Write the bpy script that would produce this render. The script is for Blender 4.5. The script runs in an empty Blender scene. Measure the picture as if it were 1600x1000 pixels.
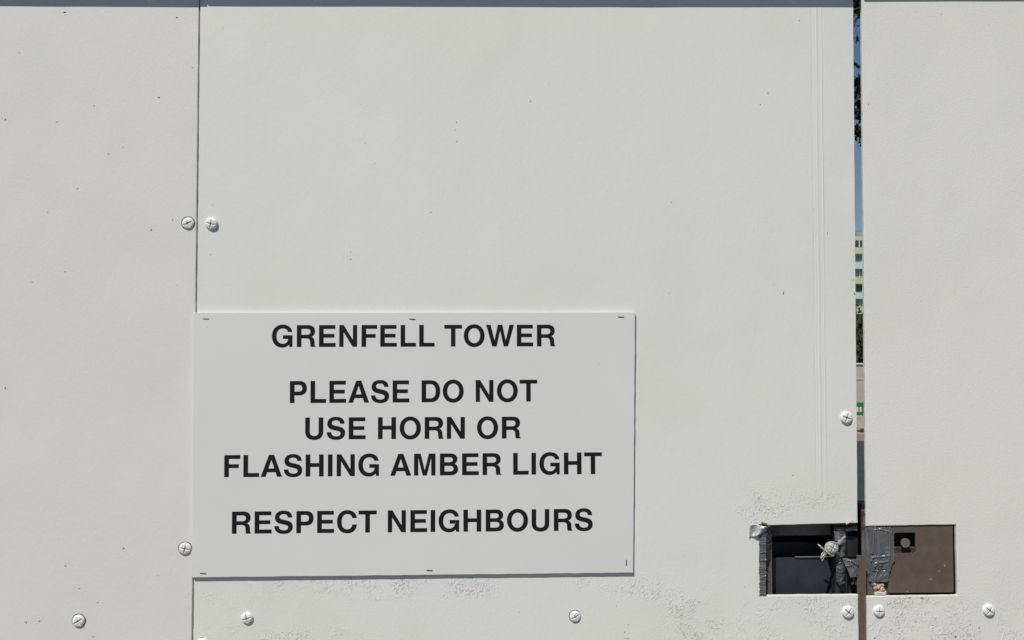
import bpy, bmesh, math, random
from mathutils import Vector, Matrix, noise
random.seed(7)
sc = bpy.context.scene
C = sc.collection

# ------------------------------------------------------------------ camera
FPX, DIST, EYE = 1280.0, 1.28, 1.5
YAW, PITCH, ROLL = math.radians(2.045), math.radians(1.687), math.radians(0.022)
cy, sy, cp, sp = math.cos(YAW), math.sin(YAW), math.cos(PITCH), math.sin(PITCH)
FWD = Vector((sy*cp, cy*cp, sp))
RT = Vector((cy, -sy, 0))
UP = RT.cross(FWD)
RT, UP = RT*math.cos(ROLL)+UP*math.sin(ROLL), UP*math.cos(ROLL)-RT*math.sin(ROLL)
CAM = Vector((0, -DIST, EYE))
cam = bpy.data.cameras.new('camera')
cam.sensor_width = 36
cam.lens = FPX/1600*36
cam.clip_start = 0.02
cam.clip_end = 2000
camo = bpy.data.objects.new('camera', cam)
C.objects.link(camo)
m3 = Matrix((RT, UP, -FWD)).transposed()
camo.matrix_world = Matrix.Translation(CAM) @ m3.to_4x4()
sc.camera = camo


def P(u, v, Y=0.0):
    """where a measured point of the photograph lies on the plane at depth Y"""
    d = FWD + RT*((u-800)/FPX) + UP*((500-v)/FPX)
    t = (Y+DIST)/d.y
    return CAM + d*t


# ------------------------------------------------------------------ light
SUNV = Vector((-0.62, -1.0, 1.62)).normalized()       # towards the sun
world = bpy.data.worlds.new('World')
sc.world = world
world.use_nodes = True
wn = world.node_tree
wn.nodes.clear()
sky = wn.nodes.new('ShaderNodeTexSky')
sky.sky_type = 'NISHITA'
sky.sun_disc = False
sky.sun_elevation = math.asin(SUNV.z)
sky.sun_rotation = math.atan2(SUNV.x, SUNV.y)
sky.air_density = 1.3
sky.dust_density = 0.05
sky.ozone_density = 5.0
bg = wn.nodes.new('ShaderNodeBackground')
bg.inputs['Strength'].default_value = 0.05
wo = wn.nodes.new('ShaderNodeOutputWorld')
wn.links.new(sky.outputs[0], bg.inputs[0])
wn.links.new(bg.outputs[0], wo.inputs[0])
sun = bpy.data.lights.new('sun', 'SUN')
sun.energy = 3.95
sun.angle = math.radians(0.53)
sun.color = (1.0, 0.955, 0.89)
suno = bpy.data.objects.new('sun', sun)
C.objects.link(suno)
suno.rotation_euler = SUNV.to_track_quat('Z', 'Y').to_euler()
suno.location = (0, -3, 6)
vs = sc.view_settings
vs.view_transform = 'Standard'
vs.look = 'None'
vs.exposure = 0.0
vs.gamma = 1.0
vs.use_curve_mapping = False

# ------------------------------------------------------------------ helpers


def link(name, mesh, mat, parent=None):
    o = bpy.data.objects.new(name, mesh)
    C.objects.link(o)
    if mat and not mesh.materials:
        mesh.materials.append(mat)
    if parent:
        o.parent = parent
        o.location = -off(parent)
    return o


def off(o):
    v = Vector(o.location)
    while o.parent:
        o = o.parent
        v += Vector(o.location)
    return v


def bm_obj(name, bm, mat, parent=None, smooth=False):
    me = bpy.data.meshes.new(name)
    bmesh.ops.recalc_face_normals(bm, faces=bm.faces)
    bm.to_mesh(me)
    bm.free()
    if smooth:
        for p in me.polygons:
            p.use_smooth = True
    return link(name, me, mat, parent)


def thing(name, label, cat, loc, group=None):
    o = bpy.data.objects.new(name, None)
    C.objects.link(o)
    o.location = loc
    o.empty_display_size = 0.1
    o['label'] = label
    o['category'] = cat
    if group:
        o['group'] = group
    return o


def box(bm, x0, x1, y0, y1, z0, z1, bev=0.0):
    r = bmesh.ops.create_cube(bm, size=1)
    for v in r['verts']:
        v.co = Vector(((x0+x1)/2+v.co.x*(x1-x0), (y0+y1)/2+v.co.y*(y1-y0), (z0+z1)/2+v.co.z*(z1-z0)))
    if bev:
        es = {e for v in r['verts'] for e in v.link_edges}
        bmesh.ops.bevel(bm, geom=list(es), offset=bev, segments=2, affect='EDGES', profile=0.5)


def box_obj(name, b, mat, parent=None, bev=0.0):
    bm = bmesh.new()
    box(bm, *b, bev=bev)
    return bm_obj(name, bm, mat, parent)


def tube(bm, pts, r, n=6):
    rings = []
    for i, p in enumerate(pts):
        p = Vector(p)
        a = Vector(pts[max(0, i-1)])
        b = Vector(pts[min(len(pts)-1, i+1)])
        t = (b-a).normalized()
        s = t.orthogonal().normalized() if i == 0 else (rings_s - t*rings_s.dot(t)).normalized()
        rings_s = s
        q = t.cross(s)
        rr = r[i] if isinstance(r, (list, tuple)) else r
        rings.append([bm.verts.new(p+(s*math.cos(2*math.pi*k/n)+q*math.sin(2*math.pi*k/n))*rr) for k in range(n)])
    for a, b in zip(rings, rings[1:]):
        for k in range(n):
            bm.faces.new((a[k], a[(k+1) % n], b[(k+1) % n], b[k]))
    bm.faces.new(rings[0][::-1])
    bm.faces.new(rings[-1])


# ------------------------------------------------------------------ materials
class NT:
    def __init__(self, name):
        self.m = bpy.data.materials.new(name)
        self.m.use_nodes = True
        self.t = self.m.node_tree
        self.b = self.t.nodes['Principled BSDF']
        self.co = self.t.nodes.new('ShaderNodeTexCoord').outputs['Object']

    def n(self, typ, **kw):
        x = self.t.nodes.new(typ)
        for k, v in kw.items():
            setattr(x, k, v)
        return x

    def set(self, sock, v):
        if hasattr(v, 'links') or hasattr(v, 'is_linked'):
            self.t.links.new(v, sock)
        else:
            sock.default_value = v

    def math(self, op, a, b=0.0, clamp=False):
        x = self.n('ShaderNodeMath', operation=op, use_clamp=clamp)
        self.set(x.inputs[0], a)
        self.set(x.inputs[1], b)
        return x.outputs[0]

    def noise(self, scale, detail=2.0, rough=0.5, vec=None, stretch=None, dist=0.0, loc=None):
        v = vec or self.co
        if stretch or loc:
            mp = self.n('ShaderNodeMapping')
            if stretch:
                mp.inputs['Scale'].default_value = stretch
            if loc:
                mp.inputs['Location'].default_value = loc
            self.t.links.new(v, mp.inputs[0])
            v = mp.outputs[0]
        x = self.n('ShaderNodeTexNoise')
        x.inputs['Scale'].default_value = scale
        x.inputs['Detail'].default_value = detail
        x.inputs['Roughness'].default_value = rough
        x.inputs['Distortion'].default_value = dist
        self.t.links.new(v, x.inputs['Vector'])
        return x.outputs['Fac']

    def ramp(self, v, a, b, c=0.0, d=1.0, smooth=True):
        x = self.n('ShaderNodeMapRange', interpolation_type='SMOOTHSTEP' if smooth else 'LINEAR')
        self.set(x.inputs['Value'], v)
        x.inputs['From Min'].default_value = a
        x.inputs['From Max'].default_value = b
        x.inputs['To Min'].default_value = c
        x.inputs['To Max'].default_value = d
        return x.outputs[0]

    def mix(self, f, a, b):
        x = self.n('ShaderNodeMix', data_type='RGBA')
        self.set(x.inputs[0], f)
        self.set(x.inputs[6], a)
        self.set(x.inputs[7], b)
        return x.outputs[2]

    def bump(self, h, dist, strength=1.0, normal=None):
        x = self.n('ShaderNodeBump')
        x.inputs['Strength'].default_value = strength
        x.inputs['Distance'].default_value = dist
        self.set(x.inputs['Height'], h)
        if normal:
            self.t.links.new(normal, x.inputs['Normal'])
        return x.outputs[0]

    def done(self, col, rough=0.5, normal=None, metal=0.0, spec=0.5):
        self.set(self.b.inputs['Base Color'], col)
        self.set(self.b.inputs['Roughness'], rough)
        self.b.inputs['Metallic'].default_value = metal
        self.b.inputs['Specular IOR Level'].default_value = spec
        if normal:
            self.t.links.new(normal, self.b.inputs['Normal'])
        return self.m


def c4(r, g, b):
    return (r, g, b, 1)


def simple(name, col, rough=0.6, metal=0.0, var=0.15, scale=30, bump=0.0, bscale=200, spec=0.5):
    t = NT(name)
    f = t.noise(scale, 4, 0.6)
    a = c4(*[c*(1-var) for c in col])
    b = c4(*[min(1, c*(1+var)) for c in col])
    nrm = t.bump(t.noise(bscale, 3, 0.6), bump) if bump else None
    return t.done(t.mix(t.ramp(f, 0.3, 0.7), a, b), rough, nrm, metal, spec)


# rough, blistered areas of the old paint: centre and half size as measured on the board, then strength
PATCHES = [
    (480, 914, 120, 14, .7), (600, 916, 110, 22, 1), (720, 918, 70, 20, .9), (350, 990, 60, 20, .5), (480, 1000, 140, 18, .9), (360, 930, 60, 24, .35),
    (1010, 918, 62, 22, 1), (1075, 945, 45, 34, 1), (1095, 985, 70, 26, 1), (925, 912, 50, 14, .5),
    (1185, 790, 38, 36, 1), (1228, 780, 34, 24, 1), (1280, 790, 60, 26, .6), (1262, 942, 110, 16, .9), (1300, 965, 62, 46, .75), (1180, 985, 60, 30, .55),
    (1440, 950, 95, 34, 1), (1500, 990, 120, 22, .8), (1400, 985, 70, 26, .8), (1580, 960, 50, 40, .45), (1334, 452, 7, 24, .9), (545, 402, 11, 9, .8),
    (1550, 900, 40, 30, .3),
]


def paint(name, tint, ridge=False, peel_k=.6):
    t = NT(name)
    sep = t.n('ShaderNodeSeparateXYZ')
    t.t.links.new(t.co, sep.inputs[0])
    X, Z = sep.outputs[0], sep.outputs[2]
    mask = None
    for (u, v, ru, rv, s) in PATCHES:
        c = P(u, v)
        mp = t.n('ShaderNodeMapping', vector_type='TEXTURE')
        mp.inputs['Location'].default_value = c
        mp.inputs['Scale'].default_value = (ru/1000, 1, rv/1000)
        t.t.links.new(t.co, mp.inputs[0])
        ln = t.n('ShaderNodeVectorMath', operation='LENGTH')
        t.t.links.new(mp.outputs[0], ln.inputs[0])
        e = t.ramp(ln.outputs['Value'], 0.35, 1.35, s, 0)
        mask = e if mask is None else t.math('MAXIMUM', mask, e)
    brk = t.ramp(t.noise(28, 3, 0.6), 0.36, 0.62)
    mask = t.math('MULTIPLY', mask, brk)
    # blisters and curled flakes, elongated a little up and down
    bl = t.noise(215, 3, 0.62, stretch=(1.25, 1, .75), dist=.8)
    blr = t.ramp(bl, .5, .66)
    h = t.math('MULTIPLY', blr, mask)
    peel = t.noise(330, 2, .5, loc=(3, 1, 5))
    roller = t.noise(120, 3, .6, stretch=(1, 1, .55), loc=(7, 0, 2))
    big = t.noise(5, 2, .5, stretch=(1, 1, .6))
    nrm = t.bump(big, .010, .5)
    nrm = t.bump(roller, .00045, .55, nrm)
    nrm = t.bump(peel, .00022, peel_k, nrm)
    nrm = t.bump(h, .0010, .7, nrm)
    if ridge:
        # two joint lines that show through the paint beside the opening edge
        for u, w, hh in ((1279, .0018, 1), (1287, .0014, 1), (1272, .0012, -.6)):
            xc = t.math('ADD', X, t.math('MULTIPLY', t.math('SUBTRACT', t.noise(9, 2, .5, stretch=(.01, .01, 1)), .5), .004))
            d = t.math('ABSOLUTE', t.math('SUBTRACT', xc, P(u, 400).x))
            up = t.ramp(Z, P(1280, 815).z, P(1280, 700).z)
            r = t.math('MULTIPLY', t.ramp(d, 0, w*1.5, hh, 0), up)
            r = t.math('MULTIPLY', r, t.ramp(t.noise(14, 2, .5, stretch=(.1, 1, 1), loc=(u, 0, 0)), .3, .6, .25, 1))
            nrm = t.bump(r, .0007, .6, nrm)
    tone = t.ramp(t.noise(3.2, 4, .55, loc=(2, 0, 9)), .3, .7)
    base = t.mix(tone, c4(tint[0]*.965, tint[1]*.965, tint[2]*.955), c4(*tint))
    # grey grime caught between the blisters, and faint specks
    grime_shade = t.math('MULTIPLY', t.ramp(t.noise(230, 2, .6, stretch=(1.5, 1, .5), loc=(1, 4, 1)), .58, .70), mask)
    base = t.mix(t.math('MULTIPLY', grime_shade, .7), base, c4(.33, .33, .31))
    vor = t.n('ShaderNodeTexVoronoi')
    vor.inputs['Scale'].default_value = 26
    t.t.links.new(t.co, vor.inputs['Vector'])
    spk = t.ramp(vor.outputs['Distance'], .02, .045, 1, 0)
    spk = t.math('MULTIPLY', spk, t.ramp(t.noise(9, 2, .5, loc=(4, 4, 4)), .55, .62))
    base = t.mix(t.math('MULTIPLY', spk, .22), base, c4(.30, .28, .25))
    return t.done(base, .48, nrm, spec=.35)


M = {}
M['paint'] = paint('white_gate_paint', (.785, .778, .742), True)
M['paint2'] = paint('white_leaf_paint', (.79, .777, .742), False, 1.0)
M['paint3'] = paint('white_hoarding_paint', (.755, .742, .714))


def brown_steel():
    t = NT('brown_steel_paint')
    f = t.noise(60, 4, .6)
    col = t.mix(t.ramp(f, .3, .7), c4(.112, .087, .072), c4(.135, .107, .090))
    return t.done(col, .55, t.bump(t.noise(600, 2, .5), .0002, .5), spec=.3)


M['brown'] = brown_steel()
M['dark'] = simple('black_steel_paint', (.018, .019, .022), .55, var=.3, bump=.0003)
M['navy'] = simple('dark_navy_steel', (.030, .033, .042), .5, var=.2, bump=.0002)
M['shade'] = simple('weathered_grey_steel', (.16, .15, .14), .6, var=.2)
M['wood'] = simple('raw_brown_timber', (.20, .12, .07), .8, var=.3, scale=20, bump=.0005)
M['wood_dark'] = simple('dark_stained_timber', (.07, .045, .03), .8, var=.2)
M['coping'] = simple('weathered_timber', (.17, .155, .10), .8, var=.25, scale=15, bump=.0006)
M['foam'] = simple('expanding_foam', (.55, .42, .29), .85, var=.35, scale=160, bump=.001, bscale=300)
M['screw'] = simple('painted_screw', (.80, .79, .765), .42, var=.04, scale=300, bump=.0002, bscale=500)
M['grime_shade'] = simple('grime_shade', (.12, .115, .105), .8, var=.3, scale=200)  # dark colour that paints the shade round sunk screw heads
M['recess'] = simple('dark_recess', (.30, .29, .27), .7, var=.2, scale=300)  # darker tone for the cross cut into the head
M['ply'] = simple('plywood_back', (.36, .25, .15), .8, var=.2, scale=12)
M['galv'] = simple('bare_steel', (.42, .40, .37), .45, metal=.3, var=.2, scale=120)
M['pin'] = simple('pin_steel', (.19, .165, .14), .5, metal=.2, var=.1, scale=150)
M['staple'] = simple('dark_staple', (.035, .035, .04), .4, metal=.6)
M['wire'] = simple('pale_wire', (.50, .49, .47), .45, var=.35, scale=160)
M['speck'] = simple('rusty_speck', (.23, .195, .155), .7, var=.5, scale=300)
M['drip'] = simple('grey_speck', (.56, .55, .53), .6, var=.3, scale=300)


def tape_mat(name, lo, hi, rough):
    t = NT(name)
    f = t.noise(45, 4, .6, stretch=(1, 1, 1))
    col = t.mix(t.ramp(f, .3, .7), c4(*lo), c4(*hi))
    nrm = t.bump(t.noise(120, 2, .5, dist=.5), .0006, .4)
    weave = t.n('ShaderNodeTexWave')
    weave.inputs['Scale'].default_value = 260
    weave.inputs['Distortion'].default_value = .6
    t.t.links.new(t.co, weave.inputs[0])
    nrm = t.bump(weave.outputs['Fac'], .00006, .5, nrm)
    return t.done(col, t.ramp(t.noise(80, 2, .5, loc=(5, 5, 5)), .3, .7, rough-.1, rough+.1), nrm, metal=.3, spec=.6)


M['tape'] = tape_mat('grey_duct_tape', (.14, .145, .15), (.19, .195, .20), .27)
M['tape_dark'] = tape_mat('dark_duct_tape', (.07, .073, .078), (.12, .122, .128), .42)  # darker tape for the inner flap and the latch bar
M['tape_silver_lit'] = tape_mat('sunlit_silver_tape', (.48, .48, .47), (.60, .60, .59), .4)  # silver tape with its sunlit brightness put into the colour
t = NT('matt_notice_board')
M['sign'] = t.done(t.mix(t.ramp(t.noise(4, 3, .5), .3, .7), c4(.73, .722, .712), c4(.75, .743, .733)), .42,
                   t.bump(t.noise(500, 2, .5), .00005, .4), spec=.35)
M['ink'] = simple('black_lettering', (.011, .010, .012), .6, var=.15, scale=80, spec=.2)


# ------------------------------------------------------------------ ground and setting
def ground():
    t = NT('asphalt')
    f = t.noise(3, 5, .6)
    g = t.noise(160, 2, .6)
    col = t.mix(t.ramp(f, .3, .7), c4(.030, .032, .034), c4(.045, .046, .048))
    col = t.mix(t.ramp(g, .55, .75), col, c4(.07, .07, .07))
    mat = t.done(col, .85, t.bump(g, .004, .6))
    me = bpy.data.meshes.new('ground')
    S = 900
    me.from_pydata([(-S, -S, 0), (S, -S, 0), (S, S, 0), (-S, S, 0)], [], [(0, 1, 2, 3)])
    o = link('ground', me, mat)
    o['kind'] = 'structure'


ground()
t = NT('paving')
pav = t.done(t.mix(t.ramp(t.noise(2, 5, .6), .3, .7), c4(.30, .245, .19), c4(.40, .33, .26)), .85, t.bump(t.noise(80, 3, .6), .003, .5))
Yk = P(1345, 690, 0).y
o = box_obj('pavement', (-30, 40, 11.3, 40, -.05, .11), pav)
o['kind'] = 'structure'
o = box_obj('street_pavement', (-30, 30, -4.2, -.15, -.05, .004), simple('front_paving', (.11, .105, .095), .85, var=.15, scale=3, bump=.002, bscale=60))
o['kind'] = 'structure'


# ------------------------------------------------------------------ panels
def outline(pts, step=.010, jit=.00028, seed=0):
    out = []
    n = len(pts)
    for i in range(n):
        a, b = Vector(pts[i]), Vector(pts[(i+1) % n])
        L = (b-a).length
        k = max(1, int(L/step))
        d = (b-a)/L
        nn = Vector((-d.y, d.x))
        for j in range(k):
            q = a+(b-a)*(j/k)
            if j:
                q = q+nn*jit*(noise.noise((q.x*60+seed, q.y*60, seed))*1.6+noise.noise((q.x*260, q.y*260+seed, 3))*.9)
            out.append(q)
    return out


def board(name, pts, y0, th, mat, parent, bev=.0008, seed=0):
    """flat sheet cut to an outline (counter-clockwise in x,z), arrises slightly rounded"""
    pl = outline(pts, seed=seed)
    n = len(pl)
    bm = bmesh.new()
    ins = []
    for i in range(n):
        a, b, c = pl[i-1], pl[i], pl[(i+1) % n]
        d1, d2 = (b-a).normalized(), (c-b).normalized()
        n1, n2 = Vector((-d1.y, d1.x)), Vector((-d2.y, d2.x))
        m = (n1+n2)
        m = m/max(.3, m.dot(n1))
        ins.append(m)
    rings = []
    for inset, y in ((bev, y0), (bev*.3, y0+bev*.3), (0, y0+bev), (0, y0+th)):
        rings.append([bm.verts.new((p.x+k.x*inset, y, p.y+k.y*inset)) for p, k in zip(pl, ins)])
    for a, b in zip(rings, rings[1:]):
        for i in range(n):
            bm.faces.new((a[i], a[(i+1) % n], b[(i+1) % n], b[i]))
    bm.faces.new(rings[0])
    bm.faces.new(rings[-1])
    return bm_obj(name, bm, mat, parent)


TH = .0058
ZT = 2.13            # top of the boards


def xz(u, v):
    p = P(u, v)
    return (p.x, p.z)


SEAM_T, SEAM_B = P(311.5, 0).x, P(300.5, 1000).x
GAPL, GAPR = P(1337.5, 500).x, P(1352.6, 500).x
xs = lambda z: SEAM_B + (SEAM_T-SEAM_B)*(z-P(300, 1000).z)/(P(311, 0).z-P(300, 1000).z)
gl = lambda z: P(1341.7, 1000).x+(P(1333.3, 0).x-P(1341.7, 1000).x)*(z-P(1341, 1000).z)/(P(1334, 0).z-P(1341, 1000).z)
gr = lambda z: P(1355.4, 1000).x+(P(1346.2, 0).x-P(1355.4, 1000).x)*(z-P(1356, 1000).z)/(P(1348, 0).z-P(1356, 1000).z)

left_leaf = thing('gate_leaf', 'white painted plywood gate leaf carrying the notice, with taped lock hole at its edge', 'gate', (0, .02, 0))
right_leaf = thing('gate_leaf', 'white painted plywood gate leaf with brown steel lock plate in its cut-out', 'gate', (1.0, .02, 0))
hoard = thing('hoarding_panel', 'plain white plywood hoarding panel beside the notice, screwed along its edge', 'hoarding', (-1.0, .02, 0))

ZB = .0
HL = [xz(1340, 929.5), xz(1186, 930), xz(1196, 820), xz(1340, 817)]
pts = [(xs(ZB)+.0013, ZB), (gl(ZB), ZB), (gl(HL[0][1]), HL[0][1]), (xz(1190, 930.5)[0], xz(1190, 930.5)[1]), (xz(1196, 821)[0], xz(1196, 821)[1]),
       (gl(HL[3][1]), HL[3][1]), (gl(ZT), ZT), (xs(ZT)+.0013, ZT)]
board('board', pts, 0, TH, M['paint'], left_leaf, seed=1)
HR = [xz(1354, 932), xz(1496.5, 930), xz(1494, 819.5), xz(1351, 822)]
pts = [(gr(ZB), ZB), (1.62, ZB), (1.62, ZT), (gr(ZT), ZT), (gr(HR[3][1]), HR[3][1]), HR[2], HR[1], (gr(HR[0][1]), HR[0][1])]
board('board', pts, 0, .0055, M['paint2'], right_leaf, seed=2)
pts = [(-1.71, ZB), (xs(ZB)-.0011, ZB), (xs(ZT)-.0011, ZT), (-1.71, ZT)]
board('board', pts, .0004, TH, M['paint3'], hoard, seed=3)
for i, (a, b, lab) in enumerate(((-2.93, -1.714, 'white hoarding panel at the end of the run, beyond the plain one'), (1.624, 2.84, 'white hoarding panel hung past the leaf with the lock plate'))):
    h = thing('hoarding_panel', lab, 'hoarding', (a+.6, .02, 0))
    board('board', [(a, ZB), (b, ZB), (b, ZT), (a, ZT)], .0003, TH, M['paint3'], h, seed=5+i)
    box_obj('stud', (a+.2, a+.25, TH, TH+.07, 0, ZT-.01), M['wood'], h)
    box_obj('stud', (b-.25, b-.2, TH, TH+.07, 0, ZT-.01), M['wood'], h)
    box_obj('coping', (a, b, -.020, .06, ZT-.07, ZT+.02), M['coping'], h, bev=.003)


# timber coping along the head of each board: it throws the narrow shade along the top
def coping(x0, x1, pa, pb, over, parent, seed, wob=.0011):
    A, B = P(*pa), P(*pb)
    rise = over*SUNV.z/(-SUNV.y)
    run = over*SUNV.x/SUNV.y
    bm = bmesh.new()
    n = max(2, int((x1-x0)/.02))
    prof = []
    for i in range(n+1):
        x = x0+(x1-x0)*i/n
        w = wob*(noise.noise((x*3.1, seed, 0))*1.2+noise.noise((x*14, seed, 5))*.35)
        b = A.z+(B.z-A.z)*(x+run-A.x)/(B.x-A.x)+rise+w
        prof.append([bm.verts.new((x, y, z)) for y, z in
                     ((-over+.002, b), (-over, b+.002), (-over, ZT+.014), (-over+.003, ZT+.017), (.055, ZT+.017), (.055, ZT+.0005), (-.0006, ZT+.0005), (-.0006, b))])
    for a, b in zip(prof, prof[1:]):
        for k in range(8):
            bm.faces.new((a[k], a[(k+1) % 8], b[(k+1) % 8], b[k]))
    bm.faces.new(prof[0])
    bm.faces.new(prof[-1][::-1])
    return bm_obj('coping', bm, M['coping'], parent)


coping(-1.71, SEAM_T-.0012, (0, 11.5), (311, 12.3), .022, hoard, 1)
coping(SEAM_T+.0012, gl(ZT)-.001, (311, 12.3), (1334, 14), .022, left_leaf, 2)
coping(gr(ZT)-.008, 1.62, (1352, 5), (1600, 4.2), .022, right_leaf, 3)

# framing behind the boards
box_obj('stile', (xs(2)+.04, xs(2)+.10, TH, TH+.05, .02, ZT-.002), M['brown'], left_leaf)
box_obj('stile', (gl(1)-.26, gl(1)-.20, TH, TH+.05, .02, ZT-.002), M['brown'], left_leaf)
box_obj('stile', (gr(1)+.20, gr(1)+.26, .0056, TH+.05, .02, ZT-.002), M['brown'], right_leaf)
box_obj('stile', (1.53, 1.59, .0056, TH+.05, .02, ZT-.002), M['brown'], right_leaf)
box_obj('rail', (xs(2)+.1, gl(1)-.26, TH, TH+.048, .25, .31), M['brown'], left_leaf)
box_obj('rail', (gr(1)+.26, 1.53, .0056, TH+.048, .25, .31), M['brown'], right_leaf)
box_obj('stud', (-1.5, -1.45, TH+.0004, TH+.07, 0, ZT-.002), M['wood'], hoard)
box_obj('stud', (SEAM_B-.07, SEAM_B+.03, TH+.0006, TH+.07, 0, ZT-.002), M['dark'], hoard)
box_obj('rail', (-1.45, SEAM_B-.07, TH+.0006, TH+.06, .3, .36), M['wood'], hoard)
box_obj('stud', (SEAM_B-.5, SEAM_B-.45, TH+.0006, TH+.068, .36, ZT-.002), M['wood'], hoard)


# ------------------------------------------------------------------ screws
def screw_mesh(rad=.0096, dome=.0034, variant=0):
    """domed cross-recessed head, seen face on; local -Y faces out"""
    bm = bmesh.new()
    N = 34
    vs_, cuts = {}, {}
    for i in range(N+1):
        for j in range(N+1):
            a, b = -1+2*i/N, -1+2*j/N
            # square grid bent to a disc
            u = a*math.sqrt(1-b*b/2)
            v = b*math.sqrt(1-a*a/2)
            r = math.hypot(u, v)
            h = .0016+dome*(1-.38*r*r-.62*r**9)
            w = .075
            fill = .62 if variant == 1 else 1
            cut = 0
            for p, q in ((u, v), (v, u)):
                if abs(q) < .80:
                    e = max(0, 1-abs(p)/(w*(1.35-.5*abs(q))))
                    cut = max(cut, min(1, e*2.2)*(1-abs(q)/.86)**.5)
            if variant == 2:
                cut *= 1 if abs(v) < .12 else .55
            h -= cut*.0030*fill
            h += .00012*noise.noise((u*4+variant*9, v*4, 2))
            vs_[i, j] = bm.verts.new((u*rad, -h, v*rad))
            cuts[i, j] = cut*fill
    for i in range(N):
        for j in range(N):
            f = bm.faces.new((vs_[i, j], vs_[i+1, j], vs_[i+1, j+1], vs_[i, j+1]))
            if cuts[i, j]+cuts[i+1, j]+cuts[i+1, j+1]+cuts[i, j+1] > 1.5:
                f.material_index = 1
    rim = [e for e in bm.edges if e.is_boundary]
    r = bmesh.ops.extrude_edge_only(bm, edges=rim)
    for g in r['geom']:
        if isinstance(g, bmesh.types.BMVert):
            g.co.y += .0026
            g.co.x *= .97
            g.co.z *= .97
    me = bpy.data.meshes.new('screw')
    bmesh.ops.recalc_face_normals(bm, faces=bm.faces)
    bm.to_mesh(me)
    bm.free()
    for p in me.polygons:
        p.use_smooth = True
    me.materials.append(M['screw'])
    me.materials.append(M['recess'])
    return me


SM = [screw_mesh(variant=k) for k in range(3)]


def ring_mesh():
    """dark crescent standing in for shade where the sunk head clears its hole"""
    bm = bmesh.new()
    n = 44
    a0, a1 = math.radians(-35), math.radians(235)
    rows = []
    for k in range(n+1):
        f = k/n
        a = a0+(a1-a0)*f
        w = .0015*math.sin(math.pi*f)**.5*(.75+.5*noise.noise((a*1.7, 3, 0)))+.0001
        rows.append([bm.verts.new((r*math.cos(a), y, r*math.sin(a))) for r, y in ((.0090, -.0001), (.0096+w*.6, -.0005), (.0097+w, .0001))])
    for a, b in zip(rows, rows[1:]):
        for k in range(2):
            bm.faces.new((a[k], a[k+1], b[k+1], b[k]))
    me = bpy.data.meshes.new('hole_shade')
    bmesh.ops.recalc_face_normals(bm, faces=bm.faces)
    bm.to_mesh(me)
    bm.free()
    me.materials.append(M['grime_shade'])  # shade of the countersunk gap put into the colour
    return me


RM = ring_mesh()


def screw(u, v, ang, var, parent, sunk=0.0, tilt=(0, 0), s=1.0):
    o = link('screw', SM[var], None, parent)
    o.location = P(u, v)+Vector((0, sunk*1.2, 0))-off(parent)
    o.rotation_euler = (math.radians(tilt[0]), math.radians(ang), math.radians(tilt[1]))
    o.scale = (s, s, s)
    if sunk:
        q = link('hole_shade', RM, None, o)
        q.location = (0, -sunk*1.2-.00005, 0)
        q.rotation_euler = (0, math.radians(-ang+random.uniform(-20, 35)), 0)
    return o


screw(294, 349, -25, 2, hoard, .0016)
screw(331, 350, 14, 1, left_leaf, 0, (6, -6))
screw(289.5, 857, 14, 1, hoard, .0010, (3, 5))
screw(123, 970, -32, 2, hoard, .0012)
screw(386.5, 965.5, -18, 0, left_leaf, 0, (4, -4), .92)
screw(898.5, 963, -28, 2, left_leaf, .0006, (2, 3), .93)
screw(1322, 652.5, 20, 0, left_leaf, 0)
screw(1324.5, 956, 40, 0, left_leaf, 0)
screw(1373, 954.5, 3, 0, right_leaf, 0, (0, 0), .93)
screw(1544.5, 953, 38, 0, right_leaf, 0)
for u, v, p in ((235, -3, hoard), (490, -2, left_leaf), (790, -7, left_leaf), (1241, -2, left_leaf), (1531, -6, right_leaf), (1412, -240, right_leaf),
                (317, 1006, left_leaf), (-250, 972, hoard), (1750, 952, right_leaf), (-180, 352, hoard), (1720, 350, right_leaf)):
    if v > -100:
        o = screw(u, v-(1 if v < 100 else 0), random.uniform(0, 90), 1, p, 0, (3, 2), .95)
        o.location.y += .0032 if v < 100 else 0

# ------------------------------------------------------------------ specks and chips in the paint


def chip(bm, u, v, w, h, ang=0, th=.00018, Y=0.0):
    c = P(u, v, Y)
    n = 9
    ca, sa = math.cos(math.radians(ang)), math.sin(math.radians(ang))
    ps = []
    for k in range(n):
        a = 2*math.pi*k/n
        r = random.uniform(.65, 1.1)
        x, z = math.cos(a)*w/2350*r, math.sin(a)*h/2350*r
        ps.append((c.x+x*ca-z*sa, c.z+x*sa+z*ca))
    top = [bm.verts.new((c.x+(x-c.x)*.6, Y-th, c.z+(z-c.z)*.6)) for x, z in ps]
    bot = [bm.verts.new((x, Y+.0001, z)) for x, z in ps]
    for k in range(n):
        bm.faces.new((top[k], top[(k+1) % n], bot[(k+1) % n], bot[k]))
    bm.faces.new(top)


def chips(parent, lst, mat, name):
    bm = bmesh.new()
    for c in lst:
        chip(bm, *c)
    o = bm_obj(name, bm, mat, parent)
    o['kind'] = 'stuff'


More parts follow.
